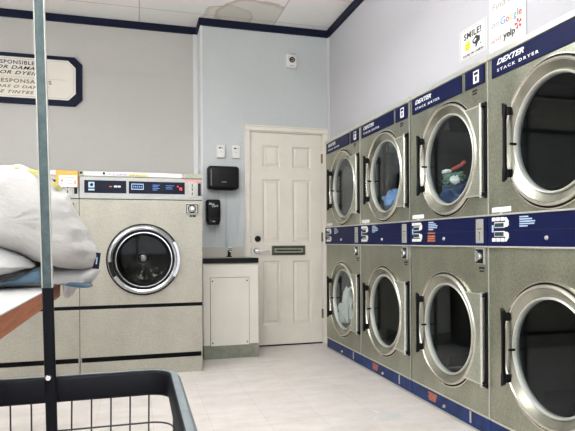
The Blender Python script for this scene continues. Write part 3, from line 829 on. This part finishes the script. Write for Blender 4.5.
rline('NO SOMOS RESPONSABLES', 'brown_ink', -.255, .180, .034, .0385)
rline('DE PRENDAS PERDIDAS O DAÑOS', 'brown_ink', -.280, .134, .031, .0360, .35)
rline('NI QUE SE TINTES', 'brown_ink', -.400, .086, .031, .0340, .35)

# stickers on the right wall (local x runs towards the camera)
t = thing('smile_sign', 'white paper sign with a yellow smiley and camera picture above the dryers', 'sign', (XR, 2.878, 2.018), -PI / 2)
bx('paper_sheet', 'paper', t, 0, .260, -.003, 0, 0, .172)
bm = BM()
for a in ((.008, .252, .164, .1655), (.008, .252, .006, .0075), (.008, .0095, .006, .1655), (.2505, .252, .006, .1655)): box(bm, a[0], a[1], -.0036, -.003, a[2], a[3])
obj('border_line', bm, 'black_ink', t)
text('heading_lettering', 'SMILE!', 'black_ink', t, .045, .112, -.0036, .05, .168, .036, 0, 1.1, .0012)
text('caption_lettering', "YOU'RE ON CAMERA", 'black_ink', t, .030, .013, -.0036, .03, .205, .014, 0, 1, .0003)
sm = BM(); lathe(sm, [(0, -.0045), (.027, -.0045), (.027, -.003)], .082, 0, .070, 'Y', 32); sm = obj('smiley_face', sm, 'smiley', t)
bm = BM()
for x in (.074, .090): lathe(bm, [(0, -.005), (.0028, -.005), (.0028, -.0045)], x, 0, .077, 'Y', 10)
tube(bm, [(.082 + .015 * math.cos(a), -.0048, .068 + .013 * math.sin(a)) for a in [PI * (1.12 + .76 * i / 8) for i in range(9)]], .0012, 4)
obj('smiley_features', bm, 'black_ink', sm)
bm = BM(); prism(bm, [(.130, .085), (.165, .106), (.200, .092), (.200, .070), (.178, .060), (.172, .044), (.158, .040), (.160, .058), (.132, .070)], -.0042, -.003); box(bm, .200, .212, -.0042, -.003, .048, .054); obj('camera_picture', bm, 'black_ink', t)
bm = BM(); prism(bm, [(.140, .080), (.160, .092), (.170, .084), (.150, .072)], -.0048, -.0042); obj('camera_highlight', bm, 'paper', t)

t = thing('review_sign', 'taller white review poster right of the smiley sign, cut by the top edge', 'sign', (XR, 2.592, 1.930), -PI / 2)
bx('paper_sheet', 'paper', t, 0, .294, -.003, 0, 0, .36)
bx('side_edge', 'grey_ink', t, .294, .297, -.003, 0, 0, .36)
text('poster_lettering', 'Find us', 'grey_ink', t, .03, .262, -.0036, .05, .18, .032)
text('poster_lettering', 'on', 'grey_ink', t, .020, .172, -.0036, .05, .060, .022)
x = .095
for ch, mt, w_, up, dn in (('G', 'g_blue', .040, .038, 0), ('o', 'red_ink', .024, .024, 0), ('o', 'g_yellow', .024, .024, 0), ('g', 'g_blue', .022, .034, .010), ('l', 'g_green', .006, .038, 0), ('e', 'red_ink', .024, .024, 0)):
    text('poster_lettering', ch, mt, t, x, .166 - dn * 0, -.0036, .05, w_, up, 0, 1, .0004); x += w_ + .0055
text('poster_lettering', 'and', 'pink_ink', t, .018, .094, -.0036, .05, .078, .026)
text('poster_lettering', 'yelp', 'black_ink', t, .118, .088, -.0036, .05, .094, .046, 0, 1, .0012)
bm = BM()
for k in range(5):
    a = PI / 2 + k * 2 * PI / 5 + .2
    p0 = Vector((.236 + .007 * math.cos(a), 0, .126 + .007 * math.sin(a))); p1 = Vector((.236 + .026 * math.cos(a), 0, .126 + .026 * math.sin(a))); s = Vector((-math.sin(a), 0, math.cos(a)))
    q = [p0 - s * .003, p1 - s * .0075, p1 + s * .0075, p0 + s * .003]
    prism(bm, [(v_.x, v_.z) for v_ in q], -.0042, -.003)
obj('burst_mark', bm, 'red_ink', t)

# ------------------------------------------------------------------ folding table and bedding
TX, TYF, TZ = -.362, 3.04, .80
t = thing('folding_table', 'white-topped laundry folding table with reddish wood edge, at the left', 'table', (-.85, 2.2, 0))
def L(x, y): return x + .85, y - 2.2
bm = BM(); box(bm, -.50, .484, -1.45, .836, TZ - .070, TZ - .004); obj('wood_edge', bm, 'wood', t)
bx('tabletop', 'laminate', t, -.499, .486, -1.449, .838, TZ - .006, TZ, bev=.002)
for y in (-1.1, .45):
    bx('pedestal', 'grey_rail', t, -.10, -.02, y - .04, y + .04, .04, TZ - .07)
    bx('foot', 'grey_rail', t, -.35, .10, y - .05, y + .05, 0, .04, bev=.008)

def catmull(pts, n=8):
    out = []; N = len(pts)
    for i in range(N):
        p0, p1, p2, p3 = [Vector(pts[(i + k) % N]) for k in (-1, 0, 1, 2)]
        for k in range(n):
            t_ = k / n
            out.append(.5 * ((2 * p1) + (p2 - p0) * t_ + (2 * p0 - 5 * p1 + 4 * p2 - p3) * t_ ** 2 + (3 * p1 - p0 - 3 * p2 + p3) * t_ ** 3))
    return out
def bag(name, mat, outline, yc, half, seed, amp=.02, zmin=None, fold=.012, nt_=28):
    """rounded cloth body: outline in xz, swelling to +-half in y, with soft folds"""
    o_ = catmull(outline, 7); n = len(o_)
    cx = sum(p[0] for p in o_) / n; cz = sum(p[1] for p in o_) / n
    bm = BM(); rings = []
    for k in range(1, nt_):
        t_ = -PI / 2 + PI * k / nt_
        s = max(0, math.cos(t_)) ** .55; y = yc + half * math.copysign(abs(math.sin(t_)) ** .9, math.sin(t_))
        rings.append([bm.verts.new((cx + (p[0] - cx) * s, y, cz + (p[1] - cz) * s)) for p in o_])
    for a, b_ in zip(rings, rings[1:]):
        for i in range(n):
            j = (i + 1) % n; bm.faces.new((a[i], a[j], b_[j], b_[i]))
    for ring, yy in ((rings[0], yc - half), (rings[-1], yc + half)):
        c_ = bm.verts.new((cx, yy, cz))
        for i in range(n): bm.faces.new((ring[i], ring[(i + 1) % n], c_))
    bmesh.ops.recalc_face_normals(bm, faces=bm.faces[:]); bm.normal_update()
    for v_ in bm.verts:
        p = v_.co * 1.0; sd = Vector((seed, seed * .7, 0))
        f = amp * noise.noise(p * 4 + sd) 
        q = Vector((p.x * 3.5 + p.z * 5, p.y * 2, p.z * 9 - p.x * 4))
        f += fold * (1 - abs(noise.noise(q + sd)) * 2.4)
        f += fold * .5 * (1 - abs(noise.noise(q * 2.3 + sd)) * 2.4)
        v_.co += v_.normal * (f - fold * .8)
        if zmin is not None and v_.co.z < zmin: v_.co.z = zmin
    o = obj(name, bm, mat, None, True); return o

duv = [(-1.00, 1.12), (-.90, 1.23), (-.76, 1.30), (-.606, 1.328), (-.50, 1.332), (-.427, 1.318), (-.350, 1.262), (-.295, 1.190), (-.240, 1.09), (-.202, 1.00), (-.184, .94), (-.197, .882), (-.25, .862), (-.34, .876), (-.43, .912), (-.52, .945), (-.607, .988), (-.76, 1.01), (-.92, 1.02)]
o = bag('comforter', 'duvet', duv, 2.84, .30, 5, .018, fold=.010); tag(o, 'large puffy white comforter heaped on top of the bedding on the table', 'bedding')
bvh = BVHTree.FromPolygons([v_.co.copy() for v_ in o.data.vertices], [p.vertices[:] for p in o.data.polygons])
def decal(name, mat, pts, parent, wdt):
    """a band of print following the cloth surface"""
    bm = BM(); prev = None
    n = 14
    for i in range(n + 1):
        s = i / n * (len(pts) - 1); k = min(int(s), len(pts) - 2); f = s - k
        x = pts[k][0] + (pts[k + 1][0] - pts[k][0]) * f; z = pts[k][1] + (pts[k + 1][1] - pts[k][1]) * f
        dx, dz = pts[k + 1][0] - pts[k][0], pts[k + 1][1] - pts[k][1]; l = math.hypot(dx, dz)
        row = []
        for s_ in (-1, -.3, .3, 1):
            X_, Z_ = x - dz / l * wdt * s_, z + dx / l * wdt * s_
            hit = bvh.ray_cast(Vector((X_, 0, Z_)), Vector((0, 1, 0)))
            if hit[0] is None: row = None; break
            row.append(bm.verts.new(hit[0] + hit[1] * (.0025 if hit[1].y < 0 else -.0025)))
        if row and prev:
            for j in range(3): bm.faces.new((prev[j], prev[j + 1], row[j + 1], row[j]))
        prev = row
    if not bm.faces: bm.free(); return
    bmesh.ops.solidify(bm, geom=bm.faces[:], thickness=.001)
    return obj(name, bm, mat, parent)
decal('yellow_print', 'yellow_pale', [(-.447, 1.312), (-.425, 1.303), (-.400, 1.280)], o, .010)
decal('yellow_print', 'yellow_pale', [(-.362, 1.268), (-.345, 1.245), (-.318, 1.222)], o, .009)
decal('yellow_print', 'yellow_pale', [(-.50, 1.318), (-.48, 1.316)], o, .005)
bm = BM(); box(bm, -.014, .014, -.003, .003, -.042, .034, bev=.002); tg = obj('brand_tag', bm, 'navy', o); tg.location = (-.180, 2.80, .915); tg.rotation_euler = (0, .12, 0)
bx('tag_print', 'pale_ink', tg, -.003, .003, -.0038, -.003, -.02, .012)

low = [(-1.05, .86), (-.98, .96), (-.80, 1.02), (-.607, .994), (-.50, .948), (-.43, .900), (-.47, .884), (-.56, .858), (-.66, .832), (-.85, .806), (-1.0, .81)]
o = bag('folded_blanket', 'linen', low, 2.72, .26, 11, .012, .803, .010); tag(o, 'white folded blanket under the comforter, nearest the left edge', 'bedding')
mid = [(-.43, .83), (-.41, .872), (-.33, .878), (-.24, .880), (-.180, .872), (-.186, .835), (-.208, .808), (-.26, .803), (-.292, .785), (-.306, .735), (-.326, .737), (-.330, .80), (-.39, .812)]
o = bag('bedding_bag', 'linen', mid, 2.92, .20, 17, .008, None, .006); tag(o, 'pale bedding bag squashed under the comforter, overhanging the table corner', 'bedding')
cl = [(-.61, .815), (-.53, .836), (-.47, .868), (-.42, .892), (-.385, .88), (-.385, .835), (-.42, .812), (-.52, .806)]
o = bag('pillow_case', 'pale_blue_cloth', cl, 2.78, .14, 23, .006, .803, .010); tag(o, 'pale blue pillow case tucked between blanket and bedding bag', 'bedding')
cl = [(-.318, .806), (-.30, .820), (-.26, .822), (-.215, .812), (-.200, .795), (-.235, .788), (-.28, .794)]
o = bag('dark_cloth', 'teal_cloth', cl, 2.78, .10, 29, .004, None, .004); tag(o, 'small dark teal cloth hanging under the overhanging bedding bag', 'cloth')

# ------------------------------------------------------------------ laundry cart
CX0, CX1, CY0, CY1, RZ0, RZ1 = -.535, .104, .72, 1.595, .588, .652
t = thing('laundry_cart', 'black-rimmed wire laundry cart with a tall hanging post, in the foreground', 'cart', (-.216, 1.15, 0))
t.location = (0, 0, 0)
def rloop(inset, cr, n=8):
    pts = []
    for cx, cy, a in ((CX1 - inset - cr, CY1 - inset - cr, 0), (CX0 + inset + cr, CY1 - inset - cr, PI / 2), (CX0 + inset + cr, CY0 + inset + cr, PI), (CX1 - inset - cr, CY0 + inset + cr, 1.5 * PI)):
        for i in range(n + 1): pts.append((cx + cr * math.cos(a + PI / 2 * i / n), cy + cr * math.sin(a + PI / 2 * i / n)))
    return pts
def loopband(bm, secs):
    """secs: list of (inset, corner radius, z) forming a closed section swept round the cart"""
    rings = [[bm.verts.new((x, y, z)) for x, y in rloop(i, c_)] for i, c_, z in secs]
    n = len(rings[0])
    for k in range(len(rings)):
        a, b_ = rings[k], rings[(k + 1) % len(rings)]
        for i in range(n): j = (i + 1) % n; bm.faces.new((a[i], a[j], b_[j], b_[i]))
bm = BM(); loopband(bm, [(.004, .076, RZ0), (.0, .08, RZ0 + .004), (.0, .08, RZ1 - .010), (.006, .074, RZ1 - .002), (.012, .068, RZ1), (.022, .058, RZ1 - .001), (.027, .053, RZ1 - .008), (.027, .053, RZ0 + .004), (.023, .057, RZ0)])
rim = obj('rim', bm, 'blackbar', t, True)
bm = BM(); loopband(bm, [(-.002, .082, RZ1 - .034), (-.004, .084, RZ1 - .010), (.004, .076, RZ1 + .001), (.013, .067, RZ1 + .003), (.020, .060, RZ1 + .002), (.016, .064, RZ1 - .002), (.002, .078, RZ1 - .034)])
obj('rim_lit_top', bm, 'grey_rail', rim, True)  # grey tone puts the light on the black rim's top into colour
# wire walls
zb = .22
def shrink(x, y, z):
    k = (RZ0 - z) / (RZ0 - zb) * .004; cx, cy = (CX0 + CX1) / 2, (CY0 + CY1) / 2
    return (x - math.copysign(min(k, abs(x - cx)), x - cx), y - math.copysign(min(k, abs(y - cy)), y - cy), z)
bm = BM(); ins = .014
def lin(a, b_, st):
    n = max(1, round((b_ - a) / st)); return [a + (b_ - a) * i / n for i in range(n + 1)]
for x in lin(CX0 + .08, CX1 - .075, .0485):
    for y in (CY0 + ins, CY1 - ins): tube(bm, [(x, y, RZ0 + .01), shrink(x, y, zb)], .0021, 6)
for y in lin(CY0 + .08, CY1 - .08, .0485):
    for x in (CX0 + ins, CX1 - ins): tube(bm, [(x, y, RZ0 + .01), shrink(x, y, zb)], .0021, 6)
for z in (.512, .437, .362, .29, .225):
    k = (RZ0 - z) / (RZ0 - zb) * .004
    tube(bm, [(x, y, z) for x, y in rloop(ins + k, .06)], .0024, 6, closed=True)
for x in lin(CX0 + .10, CX1 - .10, .06): tube(bm, [(x, CY0 + .09, zb), (x, CY1 - .09, zb)], .002, 6)
for y in lin(CY0 + .10, CY1 - .10, .09): tube(bm, [(CX0 + .09, y, zb), (CX1 - .09, y, zb)], .002, 6)
o = obj('wire_basket', bm, 'wire', t)
bm = BM()
z = .16
for (a, b_) in (((CX0 + .08, CY0 + .08, z), (CX1 - .08, CY0 + .08, z)), ((CX0 + .08, CY1 - .08, z), (CX1 - .08, CY1 - .08, z)), ((CX0 + .08, CY0 + .08, z), (CX0 + .08, CY1 - .08, z)), ((CX1 - .08, CY0 + .08, z), (CX1 - .08, CY1 - .08, z))): tube(bm, [a, b_], .014, 10)
for x in (CX0 + .10, CX1 - .10):
    for y in (CY0 + .10, CY1 - .10): tube(bm, [(x, y, z), (x, y, zb + .002)], .009, 8)
obj('chassis', bm, 'chrome_soft', t)
for x in (CX0 + .10, CX1 - .10):
    for y in (CY0 + .10, CY1 - .10):
        bm = BM(); box(bm, x - .018, x + .018, y - .025, y + .025, .095, .15, bev=.003); ck = obj('caster', bm, 'chrome_soft', t)
        bm = BM(); lathe(bm, [(.012, -.014), (.048, -.014), (.05, -.008), (.05, .008), (.048, .014), (.012, .014)], x, y, .05, 'X', 24); box(bm, x - .016, x + .016, y - .004, y + .004, .04, .10); obj('wheel', bm, 'rubber', ck)
# posts (slightly leaning) and the hanging rail
def postx(z): return -.2125 + (z - .658) * (-.2335 + .2125) / (1.576 - .658)
def post(y, front=-1):
    hw = .0135
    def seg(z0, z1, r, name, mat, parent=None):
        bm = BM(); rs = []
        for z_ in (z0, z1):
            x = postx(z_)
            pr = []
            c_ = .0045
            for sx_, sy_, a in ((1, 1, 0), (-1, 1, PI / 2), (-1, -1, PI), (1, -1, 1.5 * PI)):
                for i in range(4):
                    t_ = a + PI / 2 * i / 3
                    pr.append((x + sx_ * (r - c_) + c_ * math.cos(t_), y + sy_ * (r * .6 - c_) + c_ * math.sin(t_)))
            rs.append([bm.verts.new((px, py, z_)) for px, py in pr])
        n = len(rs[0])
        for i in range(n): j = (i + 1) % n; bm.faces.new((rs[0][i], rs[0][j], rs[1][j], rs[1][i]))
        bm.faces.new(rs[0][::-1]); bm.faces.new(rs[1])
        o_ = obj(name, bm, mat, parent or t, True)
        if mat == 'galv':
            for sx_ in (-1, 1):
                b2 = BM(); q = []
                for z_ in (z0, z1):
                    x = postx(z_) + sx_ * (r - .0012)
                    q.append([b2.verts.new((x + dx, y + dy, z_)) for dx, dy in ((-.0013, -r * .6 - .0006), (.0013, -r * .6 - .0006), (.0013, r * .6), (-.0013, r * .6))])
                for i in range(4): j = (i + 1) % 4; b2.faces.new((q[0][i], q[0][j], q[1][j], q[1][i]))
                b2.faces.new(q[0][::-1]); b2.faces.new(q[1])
                obj('post_glint', b2, 'plate', o_)  # pale strips stand in for reflected highlights along the post corners
        return o_
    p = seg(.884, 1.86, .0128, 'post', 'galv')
    seg(.17, .884, .0132, 'lower_post_reflection', 'blackbar')  # black colour paints in the dark reflection on the post's lower length
    bm = BM(); lathe(bm, [(0, -.008), (.006, -.008), (.009, -.003), (.009, 0)], postx(.655) - .003, y - .0082, .658, 'Y', 12); obj('bolt', bm, 'chrome', t, True)
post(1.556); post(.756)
bm = BM(); x = postx(1.86); tube(bm, [(x, .70, 1.872), (x, 1.62, 1.872)], .013, 12); obj('hanging_rail', bm, 'chrome_soft', t, True)

# ------------------------------------------------------------------ scrap on the floor
bm = BM()
pts = [(1.318, 3.09), (1.33, 3.0), (1.275, 2.95), (1.25, 2.905), (1.31, 2.89), (1.40, 2.875), (1.455, 2.93), (1.44, 2.985), (1.40, 3.02), (1.36, 3.03)]
vs = [bm.verts.new((x, y, .0012)) for x, y in pts]; cv = bm.verts.new((1.37, 2.95, .0022))
for i in range(len(vs)): bm.faces.new((vs[i], vs[(i + 1) % len(vs)], cv))
bmesh.ops.solidify(bm, geom=bm.faces[:], thickness=.001)
for v_ in bm.verts: v_.co.z = max(v_.co.z, .0006)
tag(obj('paper_scrap', bm, 'scrap'), 'torn white scrap lying on the pale floor by the dryers', 'scrap')

# ------------------------------------------------------------------ ceiling lights
for k, (x, y) in enumerate(((-1.0, 2.85), (.30, 2.85), (-1.0, .7), (.30, .7), (-1.0, -1.7), (.30, -1.7), (-2.4, 3.2), (-2.4, .2))):
    t = thing('ceiling_light', 'long hanging fluorescent light with a wraparound lens, above the view', 'ceiling light', (x, y, CEIL), group='hanging fluorescent lights')
    bm = BM()
    for y0_, y1_ in ((-.61, -.58), (.58, .61)): box(bm, -.16, .16, y0_, y1_, -.085, -.001, bev=.004)
    box(bm, -.04, .04, -.58, .58, -.015, -.001)
    for v_ in bm.verts: v_.co.z -= .48
    for y_ in (-.4, .4): tube(bm, [(0, y_, -.001), (0, y_, -.50)], .008, 8)
    obj('frame', bm, 'white_plastic', t)
    bx('diffuser', 'lamp', t, -.15, .15, -.58, .58, -.570, -.496, bev=.02)
# sky fill through the added, unseen front window
w = bpy.data.worlds.new('World'); sc.world = w; w.use_nodes = True
bg = w.node_tree.nodes['Background']; bg.inputs[0].default_value = (.93, .97, 1, 1); bg.inputs[1].default_value = 1.2

# ------------------------------------------------------------------ camera
f_, yaw, hy, roll = 566.0, .2837, 240.54, -.0053
F = Vector((math.sin(yaw), math.cos(yaw), 0)); R = Vector((math.cos(yaw), -math.sin(yaw), 0)); U = Vector((0, 0, 1))
R2 = R * math.cos(roll) + U * math.sin(roll); U2 = -R * math.sin(roll) + U * math.cos(roll)
cam = bpy.data.cameras.new('camera'); co = bpy.data.objects.new('camera', cam); COL.objects.link(co)
m3 = Matrix((R2, U2, -F)).transposed(); mt = m3.to_4x4(); mt.translation = Vector((0, 0, 1.0)); co.matrix_world = mt
cam.sensor_fit = 'HORIZONTAL'; cam.sensor_width = 36; cam.lens = f_ / 575 * 36
cam.shift_x = -(302 - 287.5) / 575; cam.shift_y = (hy - 215.5) / 575; cam.clip_start = .02
sc.camera = co
vs_ = sc.view_settings
vs_.view_transform = 'Standard'; vs_.look = 'None'; vs_.gamma = 1; vs_.exposure = 1.06; vs_.use_curve_mapping = False
